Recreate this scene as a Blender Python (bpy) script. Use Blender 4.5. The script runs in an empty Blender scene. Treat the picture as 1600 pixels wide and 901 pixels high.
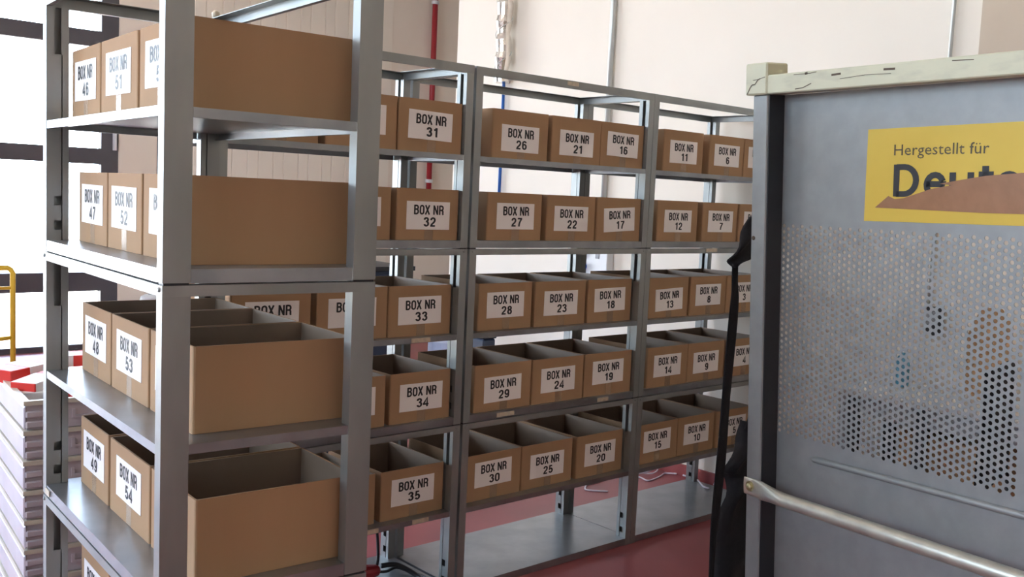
import bpy, bmesh, math, random
from mathutils import Vector, Matrix
random.seed(7)
R = math.radians
scene = bpy.context.scene
col = scene.collection

# ------------------------------------------------------------------ camera
CAM = (-2.31474, -2.85324, 1.53989)
yaw, pitch, roll = 0.72619, -0.0925, 0.04422
fw = Vector((math.sin(yaw)*math.cos(pitch), math.cos(yaw)*math.cos(pitch), math.sin(pitch)))
rt = fw.cross(Vector((0, 0, 1))).normalized(); up = rt.cross(fw)
r2 = rt*math.cos(roll) + up*math.sin(roll); u2 = -rt*math.sin(roll) + up*math.cos(roll)
cd = bpy.data.cameras.new('camera'); cam = bpy.data.objects.new('camera', cd); col.objects.link(cam)
m = Matrix((r2, u2, -fw)).transposed().to_4x4(); m.translation = CAM
cam.matrix_world = m
cd.sensor_width = 36; cd.lens = 36*1536.4/1600; cd.clip_start = 0.05
scene.camera = cam

# ------------------------------------------------------------------ sky, daylight, exposure
world = bpy.data.worlds.new('sky'); scene.world = world; world.use_nodes = True
wn = world.node_tree; bg = wn.nodes['Background']
tc = wn.nodes.new('ShaderNodeTexCoord'); sx = wn.nodes.new('ShaderNodeSeparateXYZ')
cr = wn.nodes.new('ShaderNodeValToRGB')
wn.links.new(tc.outputs['Generated'], sx.inputs[0]); wn.links.new(sx.outputs['Z'], cr.inputs[0])
cr.color_ramp.elements[0].position = 0.0; cr.color_ramp.elements[0].color = (0.76, 0.88, 1.0, 1)
cr.color_ramp.elements[1].position = 0.6; cr.color_ramp.elements[1].color = (0.50, 0.70, 1.0, 1)
wn.links.new(cr.outputs[0], bg.inputs[0]); bg.inputs[1].default_value = 15.5

def portal(name, loc, rot, sx_, sy_):
    l = bpy.data.lights.new(name, 'AREA'); l.shape = 'RECTANGLE'; l.size = sx_; l.size_y = sy_
    l.cycles.is_portal = True
    o = bpy.data.objects.new(name, l); o.location = loc; o.rotation_euler = rot; col.objects.link(o)
portal('daylight_portal', (-2.4, 6.27, 1.9), (R(-90), 0, 0), 6.9, 3.7)       # back windows, facing -Y
portal('daylight_portal', (-5.98, 0.9, 2.6), (0, R(-90), 0), 2.0, 4.2)       # unseen left windows, facing +X

sl_ = bpy.data.lights.new('sun', 'SUN'); sl_.energy = 45.0; sl_.angle = R(1.0); sl_.color = (1.0, 0.84, 0.62)
sun = bpy.data.objects.new('sun', sl_); col.objects.link(sun)
sun.rotation_euler = Vector((0.30, -0.42, -1.0)).to_track_quat('-Z', 'Y').to_euler()
vs = scene.view_settings
scene.display_settings.display_device = 'sRGB'
vs.view_transform = 'Standard'; vs.look = 'None'; vs.exposure = 0.0; vs.gamma = 1.0
vs.use_curve_mapping = False

# ------------------------------------------------------------------ materials
def mat(name, base, rough=0.6, metal=0.0, base2=None, scale=8.0, detail=4.0, bump=0.0, bscale=60.0,
        stretch=(1, 1, 1), alpha=1.0, emit=None, estr=0.0, spec=0.5, rough2=None, lo=0.35, hi=0.65, coat=0.0):
    M = bpy.data.materials.new(name); M.use_nodes = True
    nt = M.node_tree; b = nt.nodes['Principled BSDF']
    b.inputs['Roughness'].default_value = rough; b.inputs['Metallic'].default_value = metal
    b.inputs['Base Color'].default_value = (*base, 1); b.inputs['Alpha'].default_value = alpha
    b.inputs['Specular IOR Level'].default_value = spec
    b.inputs['Coat Weight'].default_value = coat
    if emit:
        b.inputs['Emission Color'].default_value = (*emit, 1); b.inputs['Emission Strength'].default_value = estr
    if base2 or bump or rough2 is not None:
        t = nt.nodes.new('ShaderNodeTexCoord'); mp = nt.nodes.new('ShaderNodeMapping')
        mp.inputs['Scale'].default_value = stretch
        nt.links.new(t.outputs['Object'], mp.inputs[0])
        n = nt.nodes.new('ShaderNodeTexNoise'); n.inputs['Scale'].default_value = scale; n.inputs['Detail'].default_value = detail
        nt.links.new(mp.outputs[0], n.inputs['Vector'])
        rp = nt.nodes.new('ShaderNodeValToRGB')
        rp.color_ramp.elements[0].position = lo; rp.color_ramp.elements[1].position = hi
        rp.color_ramp.elements[0].color = (*base, 1); rp.color_ramp.elements[1].color = (*(base2 or base), 1)
        nt.links.new(n.outputs['Fac'], rp.inputs[0])
        if base2: nt.links.new(rp.outputs[0], b.inputs['Base Color'])
        if rough2 is not None:
            mr = nt.nodes.new('ShaderNodeMapRange'); mr.inputs[3].default_value = rough; mr.inputs[4].default_value = rough2
            nt.links.new(n.outputs['Fac'], mr.inputs[0]); nt.links.new(mr.outputs[0], b.inputs['Roughness'])
        if bump:
            n2 = nt.nodes.new('ShaderNodeTexNoise'); n2.inputs['Scale'].default_value = bscale; n2.inputs['Detail'].default_value = 3
            nt.links.new(mp.outputs[0], n2.inputs['Vector'])
            bp = nt.nodes.new('ShaderNodeBump'); bp.inputs['Strength'].default_value = bump; bp.inputs['Distance'].default_value = 0.002
            nt.links.new(n2.outputs['Fac'], bp.inputs['Height']); nt.links.new(bp.outputs[0], b.inputs['Normal'])
    return M

STEEL = mat('shelf_steel', (0.27, 0.29, 0.285), 0.36, 0.6, base2=(0.36, 0.38, 0.375), scale=5, bump=0.12, bscale=25, rough2=0.5, stretch=(1, 1, 0.35))
SHELFTOP = mat('shelf_plate_steel', (0.27, 0.29, 0.31), 0.22, 0.8, base2=(0.37, 0.39, 0.41), scale=7, bump=0.1, bscale=40, rough2=0.42)
GALV = mat('galvanised_sheet', (0.285, 0.302, 0.302), 0.50, 0.5, base2=(0.32, 0.337, 0.337), scale=22, bump=0.1, bscale=120, rough2=0.6, detail=8)
TUBE = mat('zinc_tube', (0.50, 0.50, 0.44), 0.35, 0.7, base2=(0.62, 0.61, 0.52), scale=20, rough2=0.5)
CREAM = mat('cream_paint_worn', (0.60, 0.60, 0.44), 0.5, 0.0, base2=(0.46, 0.46, 0.35), scale=9, detail=10, lo=0.52, hi=0.75, bump=0.3, bscale=30, stretch=(1, 1, 3))
CRACK = mat('dark_scratch', (0.10, 0.075, 0.05), 0.8)
CARD = mat('cardboard', (0.375, 0.232, 0.13), 0.8, 0.0, base2=(0.42, 0.265, 0.152), scale=5, bump=0.12, bscale=90, stretch=(1, 1, 0.12), spec=0.2)
CARDIN = mat('cardboard_inside_shade', (0.245, 0.175, 0.122), 0.42, 0.0, base2=(0.285, 0.205, 0.145), scale=6, bump=0.1, bscale=80, spec=0.9)  # darker than the outside; shade of the box interior put into colour
PAPER = mat('label_paper', (0.88, 0.84, 0.82), 0.5, 0.0, base2=(0.91, 0.87, 0.85), scale=6, spec=0.3)
INK = mat('black_print', (0.02, 0.02, 0.022), 0.5)
INKFADE = mat('thin_print', (0.09, 0.07, 0.03), 0.5)
TAPE = mat('clear_packing_tape', (0.62, 0.47, 0.33), 0.22, alpha=0.22, spec=0.7)
BTAPE = mat('brown_packing_tape', (0.42, 0.22, 0.12), 0.3, alpha=0.70, base2=(0.47, 0.25, 0.14), scale=30, stretch=(8, 1, 1))
YELLOW = mat('yellow_sign', (0.66, 0.47, 0.055), 0.5, base2=(0.70, 0.51, 0.065), scale=6)
TAG = mat('beige_shelf_tag', (0.68, 0.58, 0.44), 0.5, base2=(0.52, 0.45, 0.35), scale=60)
FLOOR = mat('red_floor_paint', (0.27, 0.068, 0.076), 0.30, base2=(0.33, 0.092, 0.10), scale=3, bump=0.06, bscale=20, rough2=0.48, detail=8)
SKIRT = mat('red_skirting_paint', (0.30, 0.062, 0.06), 0.5, base2=(0.36, 0.09, 0.09), scale=9)
WALL = mat('cream_wall_paint', (0.77, 0.71, 0.625), 0.85, base2=(0.795, 0.735, 0.65), scale=1.3, bump=0.05, bscale=60)
WALLSHADE = mat('taupe_wall_shade', (0.50, 0.41, 0.32), 0.8, base2=(0.53, 0.44, 0.345), scale=3)
WALLB = mat('beige_back_wall_paint', (0.84, 0.76, 0.65), 0.85, base2=(0.86, 0.78, 0.68), scale=1.3)
CLAD = mat('beige_cladding', (0.87, 0.81, 0.70), 0.6, base2=(0.89, 0.83, 0.73), scale=2)
CEIL = mat('ceiling_paint', (0.75, 0.73, 0.70), 0.9, base2=(0.78, 0.76, 0.73), scale=2)
FRAME = mat('dark_window_frame', (0.075, 0.072, 0.085), 0.45, base2=(0.095, 0.09, 0.10), scale=4)
OUT = mat('pale_paving', (0.60, 0.57, 0.52), 0.9, base2=(0.52, 0.50, 0.46), scale=2)
BLACK = mat('black_webbing', (0.004, 0.004, 0.007), 0.9, base2=(0.007, 0.007, 0.010), scale=60, bump=0.4, bscale=200)
REDP = mat('red_pipe_paint', (0.36, 0.02, 0.03), 0.35, base2=(0.40, 0.03, 0.04), scale=6)
BLUEP = mat('blue_pipe_plastic', (0.015, 0.11, 0.42), 0.4, base2=(0.02, 0.13, 0.47), scale=6)
CONDUIT = mat('grey_conduit', (0.50, 0.52, 0.50), 0.3, 0.3, base2=(0.56, 0.58, 0.56), scale=6)
FOIL = mat('aluminium_foil', (0.72, 0.68, 0.62), 0.2, 0.9, base2=(0.80, 0.77, 0.72), scale=25, bump=0.9, bscale=45)
WHITEPL = mat('white_plastic', (0.72, 0.73, 0.74), 0.4, base2=(0.77, 0.78, 0.79), scale=4)
SOCKET = mat('blue_socket_plastic', (0.01, 0.13, 0.62), 0.35, base2=(0.012, 0.15, 0.68), scale=6)
DARKPL = mat('dark_plastic', (0.018, 0.020, 0.026), 0.4, base2=(0.026, 0.028, 0.034), scale=8)
NAVY = mat('navy_laminate', (0.022, 0.038, 0.075), 0.45, base2=(0.03, 0.048, 0.09), scale=4)
GREYPL = mat('grey_laminate', (0.27, 0.28, 0.30), 0.5, base2=(0.31, 0.32, 0.34), scale=5)
CRATE = mat('grey_crate_plastic', (0.42, 0.37, 0.40), 0.3, base2=(0.48, 0.43, 0.46), scale=6)
CRATERIM = mat('pale_crate_rim', (0.52, 0.47, 0.38), 0.4, base2=(0.57, 0.52, 0.43), scale=8)
REDPL = mat('red_carton_print', (0.66, 0.03, 0.02), 0.45, base2=(0.72, 0.04, 0.03), scale=5)
WHITEP = mat('white_carton_print', (0.80, 0.80, 0.80), 0.5, base2=(0.84, 0.84, 0.84), scale=5)
YTUBE = mat('yellow_tube_paint', (0.75, 0.50, 0.04), 0.4, base2=(0.80, 0.55, 0.06), scale=5)
TABLETOP = mat('pale_table_laminate', (0.55, 0.53, 0.50), 0.4, base2=(0.60, 0.58, 0.55), scale=4)
BOTTLE = mat('blue_bottle_plastic', (0.10, 0.30, 0.45), 0.2, base2=(0.13, 0.34, 0.50), scale=6)
PALEBLUE = mat('pale_blue_vinyl', (0.45, 0.52, 0.70), 0.4, base2=(0.50, 0.57, 0.75), scale=5)
BRASS = mat('passivated_bolt', (0.62, 0.55, 0.30), 0.3, 0.8, base2=(0.50, 0.44, 0.25), scale=60)
WCABLE = mat('white_cable_sheath', (0.72, 0.66, 0.72), 0.45, base2=(0.78, 0.72, 0.78), scale=30)
FILL = mat('fill_lamp_diffuser', (0.9, 0.9, 0.9), 0.5, emit=(1.0, 0.86, 0.70), estr=7.5)
def glass():
    M = bpy.data.materials.new('window_glass'); M.use_nodes = True; nt = M.node_tree; nt.nodes.clear()
    o = nt.nodes.new('ShaderNodeOutputMaterial'); mx = nt.nodes.new('ShaderNodeMixShader')
    a = nt.nodes.new('ShaderNodeBsdfTransparent'); b = nt.nodes.new('ShaderNodeBsdfGlossy'); b.inputs['Roughness'].default_value = 0.02
    f = nt.nodes.new('ShaderNodeFresnel'); f.inputs[0].default_value = 1.35
    nt.links.new(f.outputs[0], mx.inputs[0]); nt.links.new(a.outputs[0], mx.inputs[1]); nt.links.new(b.outputs[0], mx.inputs[2])
    nt.links.new(mx.outputs[0], o.inputs[0]); return M
GLASS = glass()

# ------------------------------------------------------------------ helpers
class MB:
    def __init__(s): s.v = []; s.f = []
    def add(s, vs_, fs_):
        k = len(s.v); s.v += [tuple(p) for p in vs_]; s.f += [tuple(i+k for i in f) for f in fs_]; return s
    def box(s, x0, x1, y0, y1, z0, z1):
        return s.add([(x0, y0, z0), (x1, y0, z0), (x1, y1, z0), (x0, y1, z0), (x0, y0, z1), (x1, y0, z1), (x1, y1, z1), (x0, y1, z1)],
                     [(0, 3, 2, 1), (4, 5, 6, 7), (0, 1, 5, 4), (1, 2, 6, 5), (2, 3, 7, 6), (3, 0, 4, 7)])
    def prism(s, pts, z0, z1):          # polygon in xy extruded in z
        n = len(pts)
        return s.add([(x, y, z0) for x, y in pts]+[(x, y, z1) for x, y in pts],
                     [tuple(reversed(range(n))), tuple(range(n, 2*n))]+[(i, (i+1) % n, n+(i+1) % n, n+i) for i in range(n)])
    def prism_y(s, pts, y0, y1):        # polygon in xz extruded in y
        n = len(pts)
        return s.add([(x, y0, z) for x, z in pts]+[(x, y1, z) for x, z in pts],
                     [tuple(range(n)), tuple(reversed(range(n, 2*n)))]+[((i+1) % n, i, n+i, n+(i+1) % n) for i in range(n)])
    def tube(s, pts, r, n=8, caps=True):
        pts = [Vector(p) for p in pts]; k = len(s.v); rr = r if isinstance(r, (list, tuple)) else [r]*len(pts)
        prev = None
        for i, p in enumerate(pts):
            t = (pts[min(i+1, len(pts)-1)] - pts[max(i-1, 0)]).normalized()
            a = Vector((0, 0, 1)) if prev is None else prev
            if abs(t.dot(a)) > 0.95: a = Vector((1, 0, 0)) if abs(t.x) < 0.9 else Vector((0, 1, 0))
            u = (a - t*a.dot(t)).normalized(); w = t.cross(u); prev = u
            for j in range(n):
                an = 2*math.pi*j/n; q = p + (u*math.cos(an)+w*math.sin(an))*rr[i]; s.v.append(tuple(q))
        for i in range(len(pts)-1):
            for j in range(n):
                a = k+i*n+j; b = k+i*n+(j+1) % n; s.f.append((a, b, b+n, a+n))
        if caps:
            s.f.append(tuple(reversed(range(k, k+n)))); e = k+(len(pts)-1)*n; s.f.append(tuple(range(e, e+n)))
        return s
    def lathe(s, prof, n=16, c=(0, 0, 0)):
        k = len(s.v)
        for r, z in prof:
            for j in range(n):
                an = 2*math.pi*j/n; s.v.append((c[0]+r*math.cos(an), c[1]+r*math.sin(an), c[2]+z))
        for i in range(len(prof)-1):
            for j in range(n):
                a = k+i*n+j; b = k+i*n+(j+1) % n; s.f.append((a, b, b+n, a+n))
        s.f.append(tuple(reversed(range(k, k+n)))); e = k+(len(prof)-1)*n; s.f.append(tuple(range(e, e+n)))
        return s
    def xf(s, fn): s.v = [tuple(fn(Vector(p))) for p in s.v]; return s
    def mesh(s, name, m_, smooth=False, bevel=0.0):
        me = bpy.data.meshes.new(name); me.from_pydata(s.v, [], s.f)
        if bevel:
            bm = bmesh.new(); bm.from_mesh(me)
            bmesh.ops.bevel(bm, geom=bm.edges[:], offset=bevel, segments=1, affect='EDGES', clamp_overlap=True)
            bm.to_mesh(me); bm.free()
        if m_: me.materials.append(m_)
        if smooth: me.shade_smooth() if hasattr(me, 'shade_smooth') else None
        me.update(); return me
    def build(s, name, m_, parent=None, smooth=False, bevel=0.0, loc=None, rot=None):
        return ob(name, s.mesh(name, m_, smooth, bevel), parent, loc, rot)
def ob(name, me, parent=None, loc=None, rot=None):
    o = bpy.data.objects.new(name, me); col.objects.link(o)
    if parent: o.parent = parent
    if loc: o.location = loc
    if rot: o.rotation_euler = rot
    return o
def tag(o, label=None, cat=None, group=None, kind=None):
    if label: o['label'] = label
    if cat: o['category'] = cat
    if group: o['group'] = group
    if kind: o['kind'] = kind
    return o
def empty(name, loc=(0, 0, 0), rz=0.0):
    o = bpy.data.objects.new(name, None); o.empty_display_size = 0.1; o.location = loc; o.rotation_euler = (0, 0, rz)
    col.objects.link(o); return o

# ------------------------------------------------------------------ the room
XR, YR0, YR1, YB, XL, YF, XE, ZC = 2.10, -0.90, 2.82, 6.25, -6.0, -6.0, 5.2, 4.3
tag(MB().box(XL-.2, XE+.2, YF-.2, YB+.2, -0.2, 0).build('floor', FLOOR), kind='structure')
tag(MB().box(XL-.2, XE+.2, YF-.2, YB+.2, ZC, ZC+.2).build('ceiling', CEIL), kind='structure')
tag(MB().box(XR, XE, YF, YR1, 0, ZC).build('wall_right', WALL), kind='structure')
tag(MB().box(XR-.02, XR-.001, YF+.01, YR0, 2.02, ZC-.001).build('wall_shade_1', WALLSHADE), kind='structure')  # stands for the shaded upper wall; shade put into its colour
tag(MB().box(XE, XE+.2, YF, YB, 0, ZC).build('wall_far_right', WALL), kind='structure')
tag(MB().box(XL-.2, XE+.2, YF-.2, YF, 0, ZC).build('wall_front', WALL), kind='structure')
b = MB()                                     # left wall; unseen window opening placed and sized to tune the light
b.box(XL-.2, XL, YF, -1.2, 0, ZC).box(XL-.2, XL, 3.0, YB, 0, ZC).box(XL-.2, XL, -1.2, 3.0, 0, 1.6).box(XL-.2, XL, -1.2, 3.0, 3.6, ZC)
tag(b.build('wall_left', WALL), kind='structure')
W1L, W1R, W1T = -5.86, 0.94, 3.75
b = MB()
b.box(XL-.2, W1L, YB, YB+.2, 0, ZC).box(W1L, W1R, YB, YB+.2, W1T, ZC).box(W1R, 1.287, YB, YB+.2, 0, ZC)
b.box(1.287, 1.60, YB, YB+.2, 2.15, ZC).box(1.60, XE, YB, YB+.2, 0, ZC)
wb = tag(b.build('wall_back', WALLB), kind='structure')
# vertical cladding boards on the back wall, one part each
xs = 1.63; k = 0
while xs < 3.74:
    w = (0.115, 0.165)[k % 2]; k += 1
    b = MB().prism([(xs+.001, YB-.001), (xs+.006, YB-.010), (xs+w-.006, YB-.010), (xs+w-.001, YB-.001)], 0.12, ZC-.002)
    b.build('cladding_board', CLAD, wb); xs += w
# skirting
tag(MB().box(XR-.014, XR-.001, YF, YR1, 0, 0.068).build('baseboard_right', SKIRT), kind='structure')
tag(MB().box(1.61, XE, YB-.02, YB-.001, 0, 0.11).build('baseboard_back', SKIRT), kind='structure')
tag(MB().box(XL-20, XE+20, YB+.21, YB+30, -0.12, -0.02).build('ground', OUT), kind='structure')
tag(MB().box(XL-20, XL-.21, -30, YB+.2, -0.12, -0.02).build('ground', OUT), kind='structure')

def window(name, axis, lo, hi, z0, z1, pos, verts, bars, fw_=0.15):
    """verts: centres of uprights, bars: (z0,z1) of cross bars; axis 'x' = lies in a y=pos wall"""
    root = tag(empty(name, ((lo+hi)/2, pos, z0) if axis == 'x' else (pos, (lo+hi)/2, z0)), kind='structure')
    ox, oy, oz = root.location
    def bx(n, a0, a1, c0, c1, d0, d1, mt):
        if axis == 'x': b = MB().box(a0-ox, a1-ox, d0-oy, d1-oy, c0-oz, c1-oz)
        else: b = MB().box(d0-ox, d1-ox, a0-oy, a1-oy, c0-oz, c1-oz)
        return b.build(n, mt, root)
    sgn = 1 if pos > 0 else -1
    A, B = sorted((pos+sgn*.02, pos+sgn*.10)); G, H = sorted((pos+sgn*.055, pos+sgn*.063))
    zz = [(z0, z0+.05)]+list(bars)+[(z1-.08, z1)]
    for c in verts: bx('upright', c-fw_/2, c+fw_/2, z0, z1, A, B, FRAME)
    vv = sorted(verts)
    for i in range(len(vv)-1):
        a0, a1 = vv[i]+fw_/2, vv[i+1]-fw_/2
        for (c0, c1) in zz: bx('cross_bar', a0, a1, c0, c1, A, B, FRAME)
        for j in range(len(zz)-1): bx('pane', a0, a1, zz[j][1], zz[j+1][0], G, H, GLASS)
    return root
w1 = window('window_1', 'x', W1L, W1R, 0.0, W1T, YB, [W1R-.075-1.345*i for i in range(6)]+[W1L+.075-.0][:0], [(0.53, 0.70), (1.67, 1.81), (2.70, 2.84)])
MB().box(W1R-.05-w1.location[0], W1R-.03-w1.location[0], YB-.03-YB, YB+.02-YB, 1.80, 2.0).build('handle', WHITEPL, w1)
window('window_2', 'x', 1.287, 1.60, 0.0, 2.15, YB, [1.287+.012, 1.60-.012], [], fw_=.024)
window('unseen_window_3', 'y', -1.2, 3.0, 1.6, 3.6, XL, [-1.155+4.11*i/3 for i in range(4)], [(2.6, 2.7)], fw_=.09)

# unseen ceiling lamps, added as fill for the sides facing the camera
for i, (x, y) in enumerate([(-3.6, -2.2), (-3.6, 2.2), (-1.0, -3.6), (-0.6, 1.6), (1.2, -3.2), (1.4, 4.4), (-4.4, -4.4)]):
    r = tag(empty('fill_lamp', (x, y, ZC-.10)), 'added fill strip lamp over the ' + ['left aisle near the camera', 'left windows', 'floor behind the camera', 'rack row', 'caged container', 'far back corner', 'front left corner behind the camera'][i], 'lamp', 'unseen fill lamps')
    MB().box(-.75, .75, -.09, .09, .03, .10).build('housing', WHITEPL, r)
    MB().prism([(-.73, -.08), (.73, -.08), (.73, .08), (-.73, .08)], 0.0, .03).build('diffuser', FILL, r)

# ------------------------------------------------------------------ racks
PW, PD, T = 0.033, 0.056, 0.002
def post_mesh(left, front, z0, z1, zslot, open_top=True):
    """C-profile upright: flat outer web, front/back flange, perforated inner face. Local origin at its outer front corner."""
    b = MB(); H = z1
    b.box(0, T, 0, PD, z0, H)                        # outer web
    b.box(T, PW, 0, T, z0, H).box(T, PW, PD-T, PD, z0, H)
    ys = [T, .019, .037, .040, PD-T]
    zs = [z0, z0+.055, z0+.080, z0+.120, z0+.145, zslot, H]
    for i in range(len(zs)-1):
        for j in range(4):
            hole = (j == 2) or (j == 1 and i in (1, 3, 5))
            if hole and not (j == 2 and i == 5): continue
            b.box(PW-T, PW, ys[j], ys[j+1], zs[i], zs[i+1])
    if not front: b.xf(lambda p: Vector((p.x, PD-p.y, p.z)))
    if not left: b.xf(lambda p: Vector((-p.x, p.y, p.z)))
    if front != left: b.f = [tuple(reversed(f)) for f in b.f]
    return b
def tray(b, L, D, z, h, full=False):
    """shelf plate with turned-down flanges; notched at the posts unless full"""
    if full: pts = [(.001, .001), (L-.001, .001), (L-.001, D-.001), (.001, D-.001)]
    else:
        w = PW+.001; d = PD+.001; e = .001
        pts = [(w, e), (L-w, e), (L-w, d), (L-e, d), (L-e, D-d), (L-w, D-d), (L-w, D-e), (w, D-e), (w, D-d), (e, D-d), (e, d), (w, d)]
    b.prism(pts, z-.0015, z)
    a = pts[0][0]; c = L-a
    for (y0, y1, l0, l1) in ((.001, .003, .003, .014), (D-.003, D-.001, D-.014, D-.003)):
        b.box(a, c, y0, y1, z-h, z-.0015); b.box(a, c, l0, l1, z-h, z-h+.0015)
    y0 = .003 if full else PD+.001; y1 = D-y0
    for (x0, x1, l0, l1) in ((.001, .003, .003, .014), (L-.003, L-.001, L-.014, L-.003)):
        b.box(x0, x1, y0, y1, z-h, z-.0015); b.box(l0, l1, y0, y1, z-h, z-h+.0015)
    return b
Z = [0.03, 0.342, 0.6765, 1.020, 1.3435, 1.6863, 2.0176]
SHELF = {0: 0.032, 1: 0.342, 2: 0.6765+.028, 3: 1.020, 4: 1.3435+.028, 5: 1.6863}
MESH = {}
def rack(L, D, loc, rz, label, tags=(), key=''):
    root = tag(empty('shelving_rack', loc, rz), label, 'rack', 'grey steel racks with numbered boxes')
    for m_ in range(3):
        zb, zt = (0.0 if m_ == 0 else Z[2*m_]+.001), Z[2*m_+2]
        rail = 0.034 if m_ == 2 else 0.026
        for left in (1, 0):
            for front in (1, 0):
                kk = ('post', m_, left, front)
                if kk not in MESH: MESH[kk] = post_mesh(left, front, zb, zt-rail, SHELF[2*m_+1]+.175).mesh('post', STEEL)
                ob('post', MESH[kk], root, (0 if left else L, 0 if front else D-PD, 0))
        for nm, zz, hh, full in (('bottom_shelf', SHELF[2*m_], .028 if m_ else .030, False), ('middle_shelf', SHELF[2*m_+1], .020, False)):
            kk = (nm, m_, key)
            if kk not in MESH: MESH[kk] = tray(MB(), L, D, zz, hh, full).mesh(nm, SHELFTOP)
            ob(nm, MESH[kk], root)
        # top frame of the module: four C rails
        kk = ('rails', m_, key)
        if kk not in MESH:
            z0 = zt-rail; q = .0015
            MESH[kk] = [
                MB().box(0, L, 0, T, z0, zt-.004).box(0, L, T, .030, zt-.0055, zt-.004).box(.03, L-.03, T, .014, z0, z0+q).mesh('front_rail', STEEL),
                MB().box(0, L, D-T, D, z0, zt-.004).box(0, L, D-.030, D-T, zt-.0055, zt-.004).box(.03, L-.03, D-.014, D-T, z0, z0+q).mesh('back_rail', STEEL),
                MB().box(0, T, T, D-T, z0, zt-.004).box(T, .034, .030, D-.030, zt-.0055, zt-.004).box(T, .016, .03, D-.03, z0, z0+q).mesh('side_rail', STEEL),
                MB().box(L-T, L, T, D-T, z0, zt-.004).box(L-.034, L-T, .030, D-.030, zt-.0055, zt-.004).box(L-.016, L-T, .03, D-.03, z0, z0+q).mesh('side_rail', STEEL)]
        if m_ < 2:
            for x0 in (.003, L-.031):
                for y0 in (.003, D-.053): MB().box(x0, x0+.028, y0, y0+.050, zt-.004, zt+.001).build('light_stop', DARKPL, root)  # dark blocks added so no light passes the seam corners
        for me in MESH[kk]: ob(me.name.split('.')[0], me, root)
    for (x0, x1, zc) in tags:
        MB().box(x0, x1, -.0025, 0, zc-.008, zc+.008).build('shelf_tag', TAG, root)
    # small bolt heads at the joints of the front posts
    for x in (PW/2, L-PW/2):
        for zz in (Z[2]-.013, Z[4]-.013):
            MB().lathe([(.005, 0), (.005, .002), (.003, .004)], 8).xf(lambda p: Vector((p.x+x, -p.z, p.y+zz))).build('bolt', STEEL, root)
    return root
rack(0.988, 0.456, (-1.0, 0, 0), 0, 'left grey steel rack of the long row, partly hidden behind the foreground rack',
     [(-.253+1, -.170+1, 1.010), (-.221+1, -.148+1, .333), (-.419+1, -.37+1, .333)], 'A')
rack(1.000, 0.456, (0.0, 0, 0), 0, 'middle grey steel rack of the long row, all its boxes in view',
     [(.467, .529, 2.002), (.168, .258, .690), (.736, .803, .690)], 'B')
rack(1.0, 0.456, (1.002, 0, 0), 0, 'right grey steel rack of the long row, its end behind the perforated container',
     [(.424, .507, 1.332)], 'C')
ax, ay, rot = -1.5660, -0.99426, -0.06059
c_, s_ = math.cos(rot), math.sin(rot)
FL, FD = 0.955, 0.4706
fo = Vector((ax, ay, 0)) + Vector((-s_, c_, 0))*FL
frz = math.atan2(-c_, -(-s_)) if False else math.atan2(-c_, s_)
frack = rack(FL, FD, tuple(fo), frz, 'large grey steel rack in the left foreground, its narrow end facing us',
     [(.03, .075, .690)], 'F')
# plastic clip on its top back rail
clip = MB().lathe([(.006, 0), (.011, .004), (.011, .016), (.005, .022)], 10)
clip.build('plastic_clip', TAG, frack, smooth=True, loc=(0.02, FD-.012, Z[6]), rot=(0.2, 0.3, 0))

# ------------------------------------------------------------------ numbered boxes
def text_mesh(s, w, h, bold=0.012):
    cu = bpy.data.curves.new('t', 'FONT'); cu.body = s; cu.size = 1.0; cu.offset = bold; cu.resolution_u = 2
    cu.align_x = 'LEFT'
    o = bpy.data.objects.new('t', cu); col.objects.link(o)
    dg = bpy.context.evaluated_depsgraph_get(); me = bpy.data.meshes.new_from_object(o.evaluated_get(dg))
    bpy.data.objects.remove(o); bpy.data.curves.remove(cu)
    vs_ = [tuple(v.co) for v in me.vertices]; fs_ = [tuple(p.vertices) for p in me.polygons]
    bpy.data.meshes.remove(me)
    x0 = min(v[0] for v in vs_); x1 = max(v[0] for v in vs_); y0 = min(v[1] for v in vs_); y1 = max(v[1] for v in vs_)
    sx_ = w/(x1-x0); sy_ = h/(y1-y0)
    return [((v[0]-(x0+x1)/2)*sx_, 0, (v[1]-(y0+y1)/2)*sy_) for v in vs_], fs_
def arc(cx, cy, rx, ry, a0, a1, n=8): return [(cx+rx*math.cos(R(a0+(a1-a0)*i/n)), cy+ry*math.sin(R(a0+(a1-a0)*i/n))) for i in range(n+1)]
_l, _r, _c = .08, .46, .27
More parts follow.
